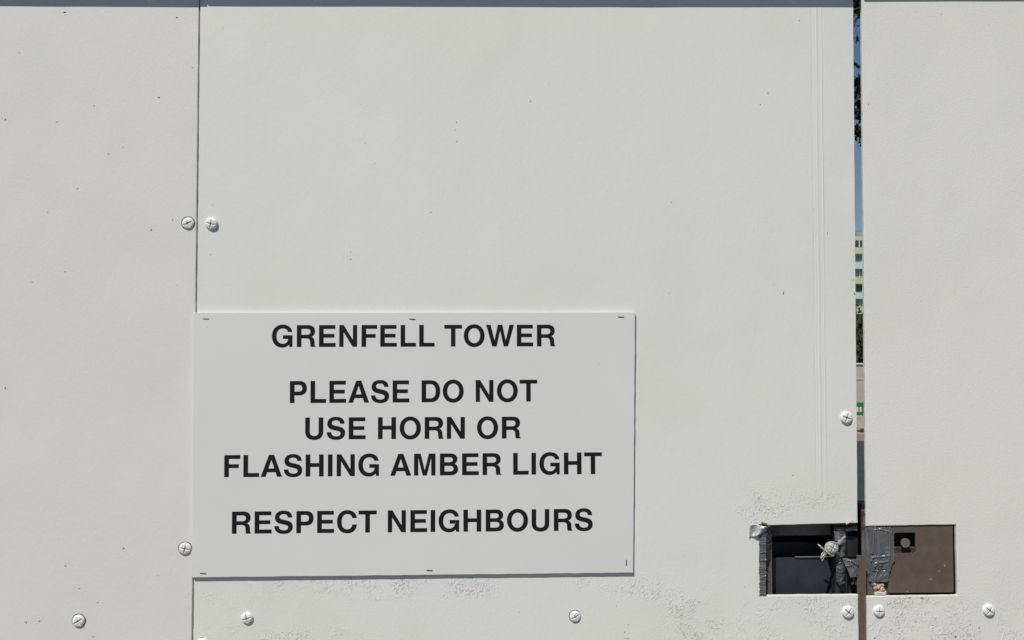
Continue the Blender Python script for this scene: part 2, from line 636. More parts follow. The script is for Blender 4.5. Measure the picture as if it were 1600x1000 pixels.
chips(left_leaf, [(1188, 163.5, 3, 4), (1200, 145.5, 3.4, 5, 10), (1208, 125, 1.8, 2), (1249, 32, 3, 3), (1224, 458, 3, 8, 0), (1209, 445, 1.6, 2), (1239, 743, 2.5, 4, -20),
                  (673, 331.5, 6, 2.4, -35), (714, 221, 3, 4, 40), (829, 158.5, 2.2, 5, 30), (813, 252, 2, 2), (1049, 316, 3, 2), (963, 947, 2.5, 2.5), (811, 956.5, 2.6, 2.6),
                  (976, 988, 2, 6, -25), (982, 976, 2, 3), (548, 394, 2.4, 3), (548, 405, 5, 2, 40), (1042, 172, 1.6, 1.6), (1271, 326, 1.6, 1.6), (1198, 895, 2, 3), (980, 998, 12, 1.8),
                  (563, 163, 1.8, 1.8), (1293, 365, 1.4, 8), (316, 997, 9, 5), (332, 320, 2, 2), (329, 398, 3, 2.4), (713, 191, 2, 5), (711, 203, 1.2, 7), (1335, 459, 4, 6)], M['speck'], 'paint_chips')
chips(left_leaf, [(605, 190, 1.4, 1.4), (571, 224, 3, 3), (586, 255, 3, 2), (660, 363, 3, 2), (625, 425, 2, 2), (782, 424, 2.4, 2), (857, 131, 2, 2), (893, 246, 2, 3), (535, 401, 3, 3),
                  (726, 984, 3, 2), (1050, 930, 4, 2), (1163, 916, 2, 6), (1070, 868, 5, 2), (1181, 277, 3, 2), (1178, 361, 2, 2), (1045, 458, 3, 4), (348, 44, 2, 9), (415, 67, 3, 2), (1140, 450, 2, 4)], M['drip'], 'paint_drips')
chips(hoard, [(8, 186.5, 3, 3.2), (8, 606, 3, 4), (248, 152, 5, 2.2), (147, 165, 3, 1.6), (101, 19, 7, 2.4), (276, 27, 5, 2.6, -20), (300, 105, 2, 2), (269.5, 343.5, 2.2, 2.2), (193, 856.5, 3.4, 3),
              (102, 884, 4, 2.4), (121, 294.5, 4, 1.2), (236, 359, 4, 2.4), (192, 230, 1.6, 1.6)], M['speck'], 'paint_chips')
chips(hoard, [(89, 190, 5, 2), (169, 240, 6, 2), (101, 424, 4, 3), (74, 331, 3, 2), (276, 445, 2, 2), (145, 994, 5, 2), (152, 941, 4, 2, 30), (246, 899, 3, 2), (50, 440, 3, 2), (124, 919, 4, 1.6),
              (40, 972, 5, 7), (61, 970, 5, 4), (30, 82, 3, 2)], M['drip'], 'paint_drips')
chips(right_leaf, [(1471, 22, 2, 3), (1432, 19, 2, 1.4), (1357, 163, 2, 5), (1545, 39, 2, 2), (1392, 983, 2.4, 2.4), (1391, 988, 2.4, 2), (1425, 985, 2, 3), (1434, 985, 2, 3), (1457, 977, 2.4, 3), (1493, 995, 5, 6, 40),
                   (1487, 990, 3, 3), (1530, 981, 3, 5), (1531, 987, 2, 3), (1516, 970, 2.4, 3), (1516, 976, 2.4, 3), (1461, 970, 2, 2), (1497.5, 907, 2.6, 3), (1367, 997, 5, 3, 40), (1422, 934, 12, 2.4), (1440, 934.5, 9, 4)], M['speck'], 'paint_chips')
chips(right_leaf, [(1539, 55, 2, 2), (1430, 365, 1.6, 4), (1439, 470, 1.6, 5), (1412, 398, 2, 2), (1528, 549, 1.6, 5), (1514, 610, 1.2, 18), (1555, 640, 2, 3), (1462, 714, 2, 3), (1430, 925+45, 2, 5), (1445, 960, 2, 6), (1410, 962, 2, 7)], M['drip'], 'paint_drips')

# ------------------------------------------------------------------ notice with raised-ink lettering
sc0 = P(645, 700)
sign = thing('notice_board', 'white rectangular notice with black capital lettering stapled to the gate', 'sign', (sc0.x, -.001, P(645, 898).z))
S_T = .0034
SG = [P(302, 901), P(988.5, 893.5), P(991.5, 488), P(303.5, 488.5)]
SY0 = -.0014
board('panel', [(p.x, p.z) for p in SG], SY0-S_T, S_T, M['sign'], sign, bev=.0004, seed=9)
FY = SY0-S_T


def bez(p0, p1, p2, p3, n=10):
    return [(p0[0]*(1-t)**3+3*p1[0]*t*(1-t)**2+3*p2[0]*t*t*(1-t)+p3[0]*t**3,
             p0[1]*(1-t)**3+3*p1[1]*t*(1-t)**2+3*p2[1]*t*t*(1-t)+p3[1]*t**3) for t in [k/n for k in range(1, n+1)]]


def path(*seq):
    """points are 2-tuples; a 6-tuple is a curve to its last pair"""
    out = []
    for s in seq:
        if len(s) == 2:
            out.append(s)
        else:
            out += bez(out[-1], s[0:2], s[2:4], s[4:6])
    return out


def ell(cx, cy_, rx, ry, k=.575):
    return path((cx+rx, cy_), (cx+rx, cy_+ry*k, cx+rx*k, cy_+ry, cx, cy_+ry), (cx-rx*k, cy_+ry, cx-rx, cy_+ry*k, cx-rx, cy_),
                (cx-rx, cy_-ry*k, cx-rx*k, cy_-ry, cx, cy_-ry), (cx+rx*k, cy_-ry, cx+rx, cy_-ry*k, cx+rx, cy_))[:-1]


G = {
    'I': (278, [path((64, 0), (214, 0), (214, 718), (64, 718))]),
    'E': (667, [path((76, 0), (621, 0), (621, 128), (226, 128), (226, 304), (577, 304), (577, 427), (226, 427), (226, 592), (610, 592), (610, 718), (76, 718))]),
    'F': (611, [path((76, 0), (226, 0), (226, 297), (540, 297), (540, 420), (226, 420), (226, 592), (587, 592), (587, 718), (76, 718))]),
    'L': (611, [path((76, 0), (583, 0), (583, 128), (226, 128), (226, 718), (76, 718))]),
    'T': (611, [path((231, 0), (381, 0), (381, 592), (598, 592), (598, 718), (14, 718), (14, 592), (231, 592))]),
    'H': (722, [path((71, 0), (221, 0), (221, 311), (501, 311), (501, 0), (651, 0), (651, 718), (501, 718), (501, 436), (221, 436), (221, 718), (71, 718))]),
    'N': (722, [path((69, 0), (210, 0), (210, 484), (507, 0), (654, 0), (654, 718), (513, 718), (513, 234), (216, 718), (69, 718))]),
    'M': (833, [path((69, 0), (208, 0), (208, 580), (348, 0), (486, 0), (626, 580), (626, 0), (765, 0), (765, 718), (548, 718), (417, 170), (288, 718), (69, 718))]),
    'W': (944, [path((205, 0), (350, 0), (466, 516), (582, 0), (727, 0), (929, 718), (777, 718), (652, 205), (542, 718), (390, 718), (280, 205), (157, 718), (3, 718))]),
    'A': (722, [path((20, 0), (178, 0), (228, 150), (494, 150), (543, 0), (702, 0), (446, 718), (281, 718)), path((267, 271), (453, 271), (361, 550))]),
    'U': (722, [path((651, 718), (501, 718), (501, 262), (501, 160, 455, 110, 361, 110), (267, 110, 221, 160, 221, 262), (221, 718), (72, 718), (72, 262),
                     (72, 80, 175, -19, 361, -19), (547, -19, 651, 80, 651, 262))]),
    'D': (722, [path((76, 0), (385, 0), (575, 0, 685, 135, 685, 359), (685, 583, 575, 718, 385, 718), (76, 718)),
                path((226, 128), (365, 128), (478, 128, 535, 210, 535, 359), (535, 508, 478, 592, 365, 592), (226, 592))]),
    'P': (667, [path((76, 0), (226, 0), (226, 250), (390, 250), (540, 250, 627, 340, 627, 484), (627, 630, 540, 718, 390, 718), (76, 718)),
                path((226, 374), (362, 374), (440, 374, 477, 412, 477, 484), (477, 556, 440, 592, 362, 592), (226, 592))]),
    'B': (722, [path((76, 0), (410, 0), (580, 0, 669, 75, 669, 203), (669, 290, 625, 350, 545, 378), (610, 405, 645, 460, 645, 530), (645, 650, 560, 718, 415, 718), (76, 718)),
                path((226, 126), (390, 126), (480, 126, 519, 160, 519, 218), (519, 280, 478, 311, 390, 311), (226, 311)),
                path((226, 430), (380, 430), (455, 430, 495, 458, 495, 512), (495, 568, 460, 594, 380, 594), (226, 594))]),
    'R': (722, [path((76, 0), (226, 0), (226, 281), (383, 281), (465, 281, 502, 250, 507, 170), (510, 110, 512, 40, 530, 0), (687, 0), (687, 22), (648, 45, 654, 90, 652, 165),
                     (650, 260, 620, 310, 545, 335), (625, 362, 668, 425, 668, 515), (668, 640, 590, 718, 440, 718), (76, 718)),
                path((226, 402), (400, 402), (480, 402, 518, 436, 518, 498), (518, 562, 480, 594, 400, 594), (226, 594))]),
    'O': (778, [ell(389, 359, 345, 378), ell(389, 359, 195, 250)]),
    'C': (722, [path((684, 266), (668, 90, 560, -19, 374, -19), (170, -19, 44, 125, 44, 357), (44, 592, 172, 737, 376, 737), (550, 737, 668, 640, 682, 478), (534, 478),
                     (520, 565, 465, 609, 376, 609), (258, 609, 194, 515, 194, 357), (194, 200, 258, 109, 374, 109), (468, 109, 525, 165, 536, 266))]),
    'G': (778, [path((616, 0), (713, 0), (713, 386), (402, 386), (402, 266), (573, 266), (560, 165, 495, 107, 398, 107), (272, 107, 194, 204, 194, 361), (194, 518, 272, 611, 398, 611),
                     (485, 611, 545, 570, 560, 496), (704, 496), (690, 640, 570, 737, 400, 737), (190, 737, 44, 590, 44, 359), (44, 130, 185, -19, 381, -19), (475, -19, 550, 15, 600, 78))]),
    'S': (667, [path((39, 236), (42, 70, 150, -19, 336, -19), (530, -19, 629, 70, 629, 212), (629, 330, 560, 390, 420, 420), (400, 425, 345, 437, 318, 443), (235, 462, 204, 485, 204, 530),
                     (204, 590, 250, 622, 330, 622), (420, 622, 462, 585, 465, 512), (609, 512), (609, 660, 505, 737, 333, 737), (165, 737, 56, 655, 56, 508), (56, 395, 125, 335, 250, 306),
                     (285, 298, 330, 288, 358, 281), (445, 260, 481, 238, 481, 187), (481, 130, 430, 96, 345, 96), (240, 96, 190, 145, 183, 236))]),
}
BB = {'G': (44, 713), 'R': (76, 687), 'P': (76, 627), 'T': (14, 598), 'U': (72, 651), 'F': (76, 587), 'S': (39, 629)}
GM = {}


def glyph(ch):
    if ch in GM:
        return GM[ch]
    cu = bpy.data.curves.new('letter', 'CURVE')
    cu.dimensions = '2D'
    cu.fill_mode = 'BOTH'
    cu.extrude = .00012/(.0345/718)
    for ct in G[ch][1]:
        ct = [p for i, p in enumerate(ct) if i == 0 or p != ct[i-1]]
        if ct[0] == ct[-1]:
            ct = ct[:-1]
        s = cu.splines.new('POLY')
        s.points.add(len(ct)-1)
        for q, p in zip(s.points, ct):
            q.co = (p[0], p[1], 0, 1)
        s.use_cyclic_u = True
    tmp = bpy.data.objects.new('tmp', cu)
    C.objects.link(tmp)
    dg = bpy.context.evaluated_depsgraph_get()
    me = bpy.data.meshes.new_from_object(tmp.evaluated_get(dg))
    me.name = 'letter'
    bpy.data.objects.remove(tmp)
    bpy.data.curves.remove(cu)
    me.materials.clear()
    me.materials.append(M['ink'])
    GM[ch] = me
    return me


def text_line(s, a, b, cap):
    """a, b: measured left and right ends of the baseline"""
    A, B = P(*a), P(*b)
    tot = sum(278 if c == ' ' else G[c][0] for c in s)
    l0, r0 = BB[s[0]][0], G[s[-1]][0]-BB[s[-1]][1]
    L = (B-A).length
    k = L/(tot-l0-r0)
    ang = math.atan2(B.z-A.z, B.x-A.x)
    x = -l0
    kv = cap/1000*1.0/718
    for c in s:
        if c != ' ':
            o = link('letter', glyph(c), None, sign)
            q = A+(B-A).normalized()*(x*k)
            o.location = Vector((q.x, FY-.00005, q.z))-off(sign)
            o.rotation_euler = (math.pi/2, -ang, 0)
            o.scale = (k, kv, k)
        x += 278 if c == ' ' else G[c][0]


text_line('GRENFELL TOWER', (426, 542.2), (867.3, 541), 33.7)
text_line('PLEASE DO NOT', (454, 629.5), (839.3, 627), 33.9)
text_line('USE HORN OR', (477.8, 686), (813.3, 684.4), 33.6)
text_line('FLASHING AMBER LIGHT', (351.8, 744.8), (939.7, 739.8), 33.6)
text_line('RESPECT NEIGHBOURS', (363.8, 832.8), (925.5, 827.8), 33.6)

bm = bmesh.new()
tube(bm, [(-.0046, .0006, 0), (-.0044, -.0003, .0001), (0, -.0005, 0), (.0044, -.0003, -.0001), (.0046, .0006, 0)], .00062, 6)
st = bm_obj('staple', bm, M['staple'])
stm = st.data
bpy.data.objects.remove(st)
for u, v, a in ((323, 498, 2), (644.5, 498.6, 4), (969.5, 495.4, 0), (319, 894.4, 2), (671.5, 889.8, 3), (977.7, 878, 87)):
    o = link('staple', stm, None, sign)
    q = P(u, v)
    o.location = Vector((q.x, FY, q.z))-off(sign)
    o.rotation_euler = (0, math.radians(a), 0)


chips(sign, [(937, 569.5, 3.2, 2.6, 0, .0002, FY), (862, 606, 3, 1.4, 20, .0002, FY), (903, 639, 2, 2, 0, .0002, FY), (324, 511, 2, 2, 0, .0002, FY), (832, 645, 3, 1.4, 30, .0002, FY), (712, 817, 2.4, 3, 20, .0002, FY)], M['drip'], 'scuff_marks')
# ------------------------------------------------------------------ lock openings
def X(u, v=875):
    return P(u, v).x


def Zp(v, u=1340):
    return P(u, v).z


# left leaf: open steel lock case behind the hole
bm = bmesh.new()
x0, x1, z0, z1 = X(1150), X(1338), Zp(1010), Zp(770)
box(bm, x0, x1+.02, .095, .099, z0, z1)
box(bm, x0, x0+.003, TH+.001, .095, z0, z1)
box(bm, x0+.003, x1, TH+.001, .095, z0, z0+.003)
box(bm, x0+.003, x1, TH+.001, .095, z1-.003, z1)
bm_obj('lock_case', bm, M['dark'], left_leaf)
# lower dark plate with a painted edge highlight, shelf above it, pale strip at the head
def px_box(name, u0, u1, v0, v1, Y, th, mat, parent, bev=.0008):
    a, b = P(u0, v1, Y), P(u1, v0, Y)
    return box_obj(name, (a.x, b.x, Y, Y+th, a.z, b.z), mat, parent, bev)


px_box('lower_plate', 1196, 1312, 871, 945, .034, .004, M['navy'], left_leaf)
px_box('plate_highlight', 1243, 1302, 869.4, 871.4, .0315, .003, M['shade'], left_leaf, .0003)  # paler bar painted in place of the highlight on the plate's top edge
px_box('shelf', 1200, 1330, 846, 868, .060, .03, M['dark'], left_leaf)
px_box('head_strip', 1217, 1302, 808, 837, .030, .004, M['shade'], left_leaf)
px_box('head_block', 1203, 1217, 808, 838, .022, .02, M['brown'], left_leaf)
px_box('side_post', 1197.5, 1206, 818, 940, .011, .010, M['brown'], left_leaf)
px_box('head_batten', 1200, 1338, 812, 820.2, TH+.001, .008, M['wood'], left_leaf, .0006)
px_box('latch_bar', 1305, 1323, 805, 945, .012, .014, M['dark'], left_leaf)
px_box('latch_block', 1322, 1341, 838, 871, .016, .02, M['dark'], left_leaf)
px_box('bolt_housing', 1308, 1341, 900, 946, .022, .02, M['dark'], left_leaf)
# strip of steel standing in the gap below the lock, down to the ground
a, b = P(1341.3, 868, .004), P(1352.2, 868, .004)
box_obj('meeting_bar', (gl(1.1)+.0008, b.x+.0012, .004, .0075, 0.0, a.z), M['brown'], left_leaf, .0008)
# dark bolt crossing the gap behind the boards
a, b = P(1300, 870, .05), P(1420, 786, .05)
box_obj('cross_bolt', (a.x, b.x, .045, .075, a.z-.03, b.z), M['dark'], left_leaf, .001)

# right leaf: brown plate nearly flush in its hole, with a square window and a round pin
def lock_plate():
    c = [P(1388, 926.5, .0025), P(1490, 926.5, .0025), P(1489, 815, .0025), P(1387, 815, .0025)]
    hx0, hx1 = P(1397, 848, .0025).x, P(1431, 848, .0025).x
    hz1, hz0 = P(1415, 832, .0025).z, P(1415, 864.5, .0025).z
    X0, X1, Z0, Z1 = c[0].x, c[1].x, c[0].z, c[2].z
    bm = bmesh.new()

    def rr(x0, x1, z0, z1, r, n=5):
        out = []
        for cx, cz, s in ((x1-r, z0+r, -90), (x1-r, z1-r, 0), (x0+r, z1-r, 90), (x0+r, z0+r, 180)):
            for k in range(n+1):
                a = math.radians(s+90*k/n)
                out.append((cx+r*math.cos(a), cz+r*math.sin(a)))
        return out
    o, h = rr(X0, X1, Z0, Z1, .0025), rr(hx0, hx1, hz0, hz1, .0032)
    n = len(o)
    for yy0, yy1 in ((.0025, .0055),):
        of = [bm.verts.new((x, yy0, z)) for x, z in o]
        hf = [bm.verts.new((x, yy0, z)) for x, z in h]
        ob = [bm.verts.new((x, yy1, z)) for x, z in o]
        hb = [bm.verts.new((x, yy1, z)) for x, z in h]
        for k in range(n):
            j = (k+1) % n
            bm.faces.new((of[k], of[j], hf[j], hf[k]))
            bm.faces.new((ob[k], hb[k], hb[j], ob[j]))
            bm.faces.new((of[k], ob[k], ob[j], of[j]))
            bm.faces.new((hf[k], hf[j], hb[j], hb[k]))
    bm_obj('lock_plate', bm, M['brown'], right_leaf)
    # pocket behind the window
    bm = bmesh.new()
    box(bm, hx0-.012, hx1+.015, .0305, .0325, hz0-.015, hz1+.015)
    box(bm, hx0-.012, hx1+.015, .0056, .0305, hz1+.006, hz1+.009)
    box(bm, hx0-.012, hx1+.015, .0056, .0305, hz0-.006, hz0-.003)
    box(bm, hx1+.006, hx1+.009, .0056, .0305, hz0-.003, hz1+.006)
    bm_obj('lock_pocket', bm, M['dark'], right_leaf)
    box_obj('pocket_ledge', (hx0-.01, hx1+.006, .014, .030, hz0-.003, P(1415, 855, .014).z), M['wood_dark'], right_leaf, .0006)
    bm = bmesh.new()
    q = P(1415, 848.5, .0045)
    bmesh.ops.create_cone(bm, cap_ends=True, segments=28, radius1=.0073, radius2=.0073, depth=.002, matrix=Matrix.Translation((q.x, .0055, q.z)) @ Matrix.Rotation(math.pi/2, 4, 'X'))
    bmesh.ops.create_cone(bm, cap_ends=True, segments=16, radius1=.003, radius2=.003, depth=.024, matrix=Matrix.Translation((q.x, .0185, q.z)) @ Matrix.Rotation(math.pi/2, 4, 'X'))
    bm_obj('lock_pin', bm, M['pin'], right_leaf)
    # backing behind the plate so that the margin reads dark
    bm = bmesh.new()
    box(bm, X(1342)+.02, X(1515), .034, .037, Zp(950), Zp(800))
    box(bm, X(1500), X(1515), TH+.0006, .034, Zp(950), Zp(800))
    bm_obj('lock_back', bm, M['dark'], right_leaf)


lock_plate()
chips(right_leaf, [(1454.5, 905, 8, 2, 3, .0002, .0025), (1467.5, 892.5, 5, 1.8, 10, .0002, .0025), (1476, 884, 3, 3, 0, .0002, .0025), (1418, 929-5, 3, 1.6, 0, .0002, .0025)], M['foam'], 'scratches')
px_box('keep_post', 1356, 1388.5, 800, 940, .008, .022, M['brown'], right_leaf, .001)


# ------------------------------------------------------------------ tape
def tape(name, left, right, prof, mat, parent, nu=26, nv=60, amp=.0012, fr=(120, 300), seed=0, torn=.0012, th=.0003, creases=()):
    """left/right: lists of measured (u, v) down each side; prof(s, t) gives depth. Crumpled sheet with thickness."""
    def along(lst, t):
        k = t*(len(lst)-1)
        i = min(int(k), len(lst)-2)
        f = k-i
        return lst[i][0]*(1-f)+lst[i+1][0]*f, lst[i][1]*(1-f)+lst[i+1][1]*f
    bm = bmesh.new()
    grid = []
    for j in range(nv+1):
        t_ = j/nv
        l, r = along(left, t_), along(right, t_)
        row = []
        for i in range(nu+1):
            s = i/nu
            u, v = l[0]*(1-s)+r[0]*s, l[1]*(1-s)+r[1]*s
            Y = prof(s, t_)
            q = P(u, v, max(Y, -.004))
            q.y = Y
            n1 = 1-abs(noise.noise((q.x*fr[0]+seed, q.z*fr[1], seed*1.7)))*2
            n2 = 1-abs(noise.noise((q.x*fr[0]*2.3-seed, q.z*fr[1]*2.1, seed)))*2
            n3 = noise.noise((q.x*fr[0]*.5, q.z*fr[1]*.4, seed*3.1))
            q.y -= amp*(max(0, n1)**2*.9+max(0, n2)**2*.35+n3*.5)
            for (ca, cb, cc_, cd, ch) in creases:
                ab = Vector((cc_-ca, cd-cb))
                k_ = min(1, max(0, Vector((s-ca, t_-cb)).dot(ab)/ab.length_squared))
                dd = Vector(((s-ca-ab.x*k_)*(r[0]-l[0]), (t_-cb-ab.y*k_)*(left[-1][1]-left[0][1]))).length
                q.y -= .6*ch*sm(0, 1, 1-dd/2.0)
            ed = min(s, 1-s, t_, 1-t_)
            if ed < .02:
                q.x += torn*noise.noise((q.x*500, q.z*500, seed))
                q.z += torn*noise.noise((q.z*450, q.x*450, seed+4))
            row.append(bm.verts.new(q))
        grid.append(row)
    for a, b in zip(grid, grid[1:]):
        for i in range(nu):
            bm.faces.new((a[i], a[i+1], b[i+1], b[i]))
    back = [[bm.verts.new(v.co+Vector((0, th, 0))) for v in row] for row in grid]
    for a, b in zip(back, back[1:]):
        for i in range(nu):
            bm.faces.new((a[i], b[i], b[i+1], a[i+1]))
    loop = [(0, i) for i in range(nu)]+[(j, nu) for j in range(nv)]+[(nv, i) for i in range(nu, 0, -1)]+[(j, 0) for j in range(nv, 0, -1)]
    for (a, b), (c, d) in zip(loop, loop[1:]+loop[:1]):
        bm.faces.new((grid[a][b], back[a][b], back[c][d], grid[c][d]))
    return bm_obj(name, bm, mat, parent, smooth=True)


def sm(a, b, x):
    x = min(1, max(0, (x-a)/(b-a)))
    return x*x*(3-2*x)


# strip folded round the left edge of the hole, its inner flap darker
tape('tape', [(1185.5, 819), (1186, 870), (1186.5, 930)], [(1197.5, 819), (1197, 870), (1196.5, 930)],
     lambda s, t: -.0009, M['tape'], left_leaf, 24, 170, .0010, (30, 420), 1, creases=((0, .18, 1, .17, .0013), (0, .44, 1, .43, .0022), (0, .3, 1, .31, .0012), (.1, .55, 1, .54, .0013), (0, .62, .8, .63, .0013), (0, .78, 1, .75, .0013), (0, .08, 1, .12, .0014)))
tape('tape', [(1196.5, 820), (1196.5, 850), (1197, 876)], [(1206.5, 820), (1206, 850), (1204, 876)],
     lambda s, t: .002+.010*s, M['tape_dark'], left_leaf, 16, 60, .0012, (60, 260), 21)
# loose silver end at its top, sunlit brightness included in its colour
tape('tape', [(1171, 819), (1170, 841)], [(1200, 822), (1192, 832)], lambda s, t: -.0012-.004*sm(.3, .8, s)*(1-t*.6)-.0012*math.sin(s*9+t*3), M['tape_silver_lit'], left_leaf, 30, 26, .0026, (60, 75), 2)
# wrap on the latch bar and its trailing pieces
tape('tape', [(1303, 824), (1304, 850), (1305, 872), (1307, 884)], [(1321, 823), (1320.5, 850), (1321, 871), (1320, 884)],
     lambda s, t: .011-.003*math.sin(math.pi*s), M['tape_dark'], left_leaf, 22, 70, .0016, (50, 330), 3)
tape('tape', [(1304, 836), (1309, 842), (1313, 852), (1312, 870)], [(1321, 834), (1321, 842), (1321, 856), (1320, 870)],
     lambda s, t: .006-.002*math.sin(math.pi*s), M['tape'], left_leaf, 22, 40, .0016, (60, 330), 13)
tape('tape', [(1305, 880), (1306, 895), (1306, 908), (1310, 913)], [(1321, 880), (1321, 895), (1320, 908), (1321, 911)],
     lambda s, t: .010-.004*math.sin(math.pi*s)-.005*sm(.85, 1, t), M['tape_dark'], left_leaf, 20, 40, .0018, (90, 140), 4)
tape('tape', [(1315, 872), (1319, 880), (1324, 890), (1329, 902)], [(1341, 874), (1341, 884), (1341, 893), (1341, 901)],
     lambda s, t: .004-.003*math.sin(math.pi*min(1, s*.8+t*.3)), M['tape'], left_leaf, 50, 50, .0018, (85, 70), 5, creases=((.05, .08, .5, .12, .0018), (.25, .15, .8, .6, .0020), (.5, .12, .9, .3, .0018)))
tape('tape', [(1322, 824), (1321, 830)], [(1340, 821), (1340, 829)], lambda s, t: .008, M['tape_dark'], left_leaf, 16, 10, .0012, (90, 110), 15)
# thick wad round the keep post of the other leaf
tape('tape', [(1348, 822), (1347, 836), (1346.5, 858), (1347.5, 880), (1350, 889)], [(1392, 824), (1396, 838), (1397, 858), (1397, 876), (1392, 889)],
     lambda s, t: .0072*(1-sm(0, .25, s))+.0003, M['tape'], right_leaf, 100, 90, .0019, (190, 9), 6, creases=((.3, .1, .6, .06, .0016), (.6, .06, .85, .12, .0016), (.88, .1, .86, .7, .0018), (.2, .0, .25, .3, .0014), (.7, .5, .85, .48, .0012)))
tape('tape', [(1350, 884), (1353, 893), (1357, 901), (1357, 909)], [(1393, 884), (1389, 893), (1388, 901), (1388, 909)],
     lambda s, t: .0045*(1-sm(0, .25, s))+.0006+.0012*t*(s < .8), M['tape'], right_leaf, 80, 60, .0018, (95, 80), 16, creases=((.2, .25, .55, .3, .0018), (.6, .7, .8, .3, .002), (.55, .9, .62, .65, .0018), (.3, .5, .33, .95, .0014)))
tape('tape', [(1351, 802), (1348.5, 810), (1347.5, 824)], [(1352.8, 802), (1352.8, 810), (1353, 824)], lambda s, t: .003+.002*s, M['tape'], right_leaf, 8, 30, .0009, (200, 80), 9)
tape('tape', [(1355, 824), (1358, 835), (1357, 866)], [(1388, 834), (1384, 842), (1386, 866)], lambda s, t: .0004-.0010*math.sin(math.pi*s), M['tape'], right_leaf, 60, 40, .0013, (150, 14), 8)
tape('tape', [(1360, 868), (1358, 876), (1358, 886)], [(1394, 866), (1388, 876), (1388, 884)], lambda s, t: .0002-.0014*math.sin(math.pi*s), M['tape'], right_leaf, 70, 50, .0016, (80, 105), 18, creases=((.1, .2, .9, .1, .0020), (.12, .2, .05, .7, .0018), (.3, .75, .95, .55, .002), (.45, .75, .3, .95, .0018)))


# ------------------------------------------------------------------ foam crumbs, wired screw
def lump(name, u, v, Y, r, parent, mat, seed, sx=1, sz=1):
    bm = bmesh.new()
    bmesh.ops.create_icosphere(bm, subdivisions=3, radius=1)
    c = P(u, v, Y)
    for q in bm.verts:
        k = 1+.45*noise.noise(q.co*1.7+Vector((seed, 0, 0)))+.3*noise.noise(q.co*4+Vector((0, seed, 0)))
        q.co = Vector((q.co.x*sx, q.co.y*.8, q.co.z*sz))*r*k+c
    return bm_obj(name, bm, mat, parent, True)


M['foam_pale'] = simple('foam_crust', (.62, .56, .48), .8, var=.2, scale=200, bump=.0008, bscale=300)
for i, (u, v, r, m) in enumerate(((1366, 911, .0042, 'foam_pale'), (1372, 916, .0048, 'foam'), (1378, 920, .0044, 'foam'), (1374, 924, .0034, 'foam'), (1368, 919, .0034, 'foam'),
                                  (1378, 913, .0030, 'foam_pale'), (1382, 926, .0030, 'foam_pale'))):
    lump('foam_crumb', u, v, .006, r, right_leaf, M[m], i*3.3)
px_box('foam_ledge', 1368, 1384, 925.5, 931, .002, .006, M['foam_pale'], right_leaf, .001)
for i, (u, v, r) in enumerate(((1332, 911, .0026), (1336, 908, .0022), (1338, 912, .0020), (1334, 905, .0016))):
    lump('foam_crumb', u, v, .020, r, left_leaf, M['foam' if i else 'foam_pale'], 40+i*2.1)

# screw bound with wire on the latch bar
sm2 = SM[0].copy()
sm2.materials.clear()
sm2.materials.append(M['wire'])
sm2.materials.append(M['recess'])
o = link('screw', sm2, None, left_leaf)
o['label'] = 'pale screw head bound with wire ends'
q = P(1299, 856, -.004)
o.location = q-off(left_leaf)
o.rotation_euler = (math.radians(-8), math.radians(35), math.radians(6))
o.scale = (.92, 1.1, .92)
bm = bmesh.new()
tube(bm, [q+Vector((0, .001, 0)), q+Vector((.003, .02, 0))], .0045, 12)
bm_obj('screw_shank', bm, M['galv'], left_leaf, True)
bm = bmesh.new()
for k in range(3):
    cc = []
    R_ = .0082+.0009*k
    for a in range(33):
        an = 2*math.pi*a/32
        cc.append(q+Vector((R_*math.cos(an), .0-.0006*k+.0012*math.sin(an*2+k), R_*math.sin(an)*.96)))
    tube(bm, cc, .0011, 6)


def wpath(lst, r):
    tube(bm, [P(u, v, Y) for u, v, Y in lst], r, 6)


wpath([(1290, 863, -.003), (1286, 858, -.005), (1281, 853, -.007), (1278, 850.5, -.008)], [.0016, .0017, .0016, .0006])
wpath([(1290, 862, -.003), (1286, 868, -.006), (1283, 875, -.006), (1284.5, 876, -.006), (1289, 868, -.004), (1292, 864, -.003)], .0008)
wpath([(1288, 861, -.004), (1284, 866, -.007), (1281.5, 873, -.008), (1284, 871, -.008), (1290, 864, -.004)], .0007)
wpath([(1295, 866, -.004), (1299, 869, -.006), (1303, 868, -.006), (1302, 865, -.004), (1297, 863, -.004)], .0007)
bm_obj('binding_wire', bm, M['wire'], left_leaf, True)
tape('tape', [(1306, 848), (1311, 852)], [(1319, 837), (1322, 839)], lambda s, t: -.001-.003*s, M['tape_silver_lit'], left_leaf, 16, 8, .001, (150, 150), 11)
tape('tape', [(1303, 830), (1305, 846)], [(1312, 832), (1313, 846)], lambda s, t: .002-.004*t, M['tape'], left_leaf, 12, 16, .0014, (150, 120), 12)
# splinter of wood at the corner and a curl of paint at the top edge
bm = bmesh.new()
tube(bm, [P(1190, 816.5, -.003), P(1196, 818.5, -.0035), P(1203, 823, -.002)], [.0016, .0019, .0008], 5)
bm_obj('splinter', bm, M['wood'], left_leaf)
bm = bmesh.new()
tube(bm, [P(1322, 819, -.001), P(1327, 816, -.003), P(1331, 813, -.004), P(1333, 815, -.003)], [.0007, .0009, .0008, .0005], 5)
bm_obj('paint_curl', bm, M['wire'], left_leaf)

# ------------------------------------------------------------------ the yard seen through the gap
def gapx(v, Y):
    return P(1343, v, Y).x


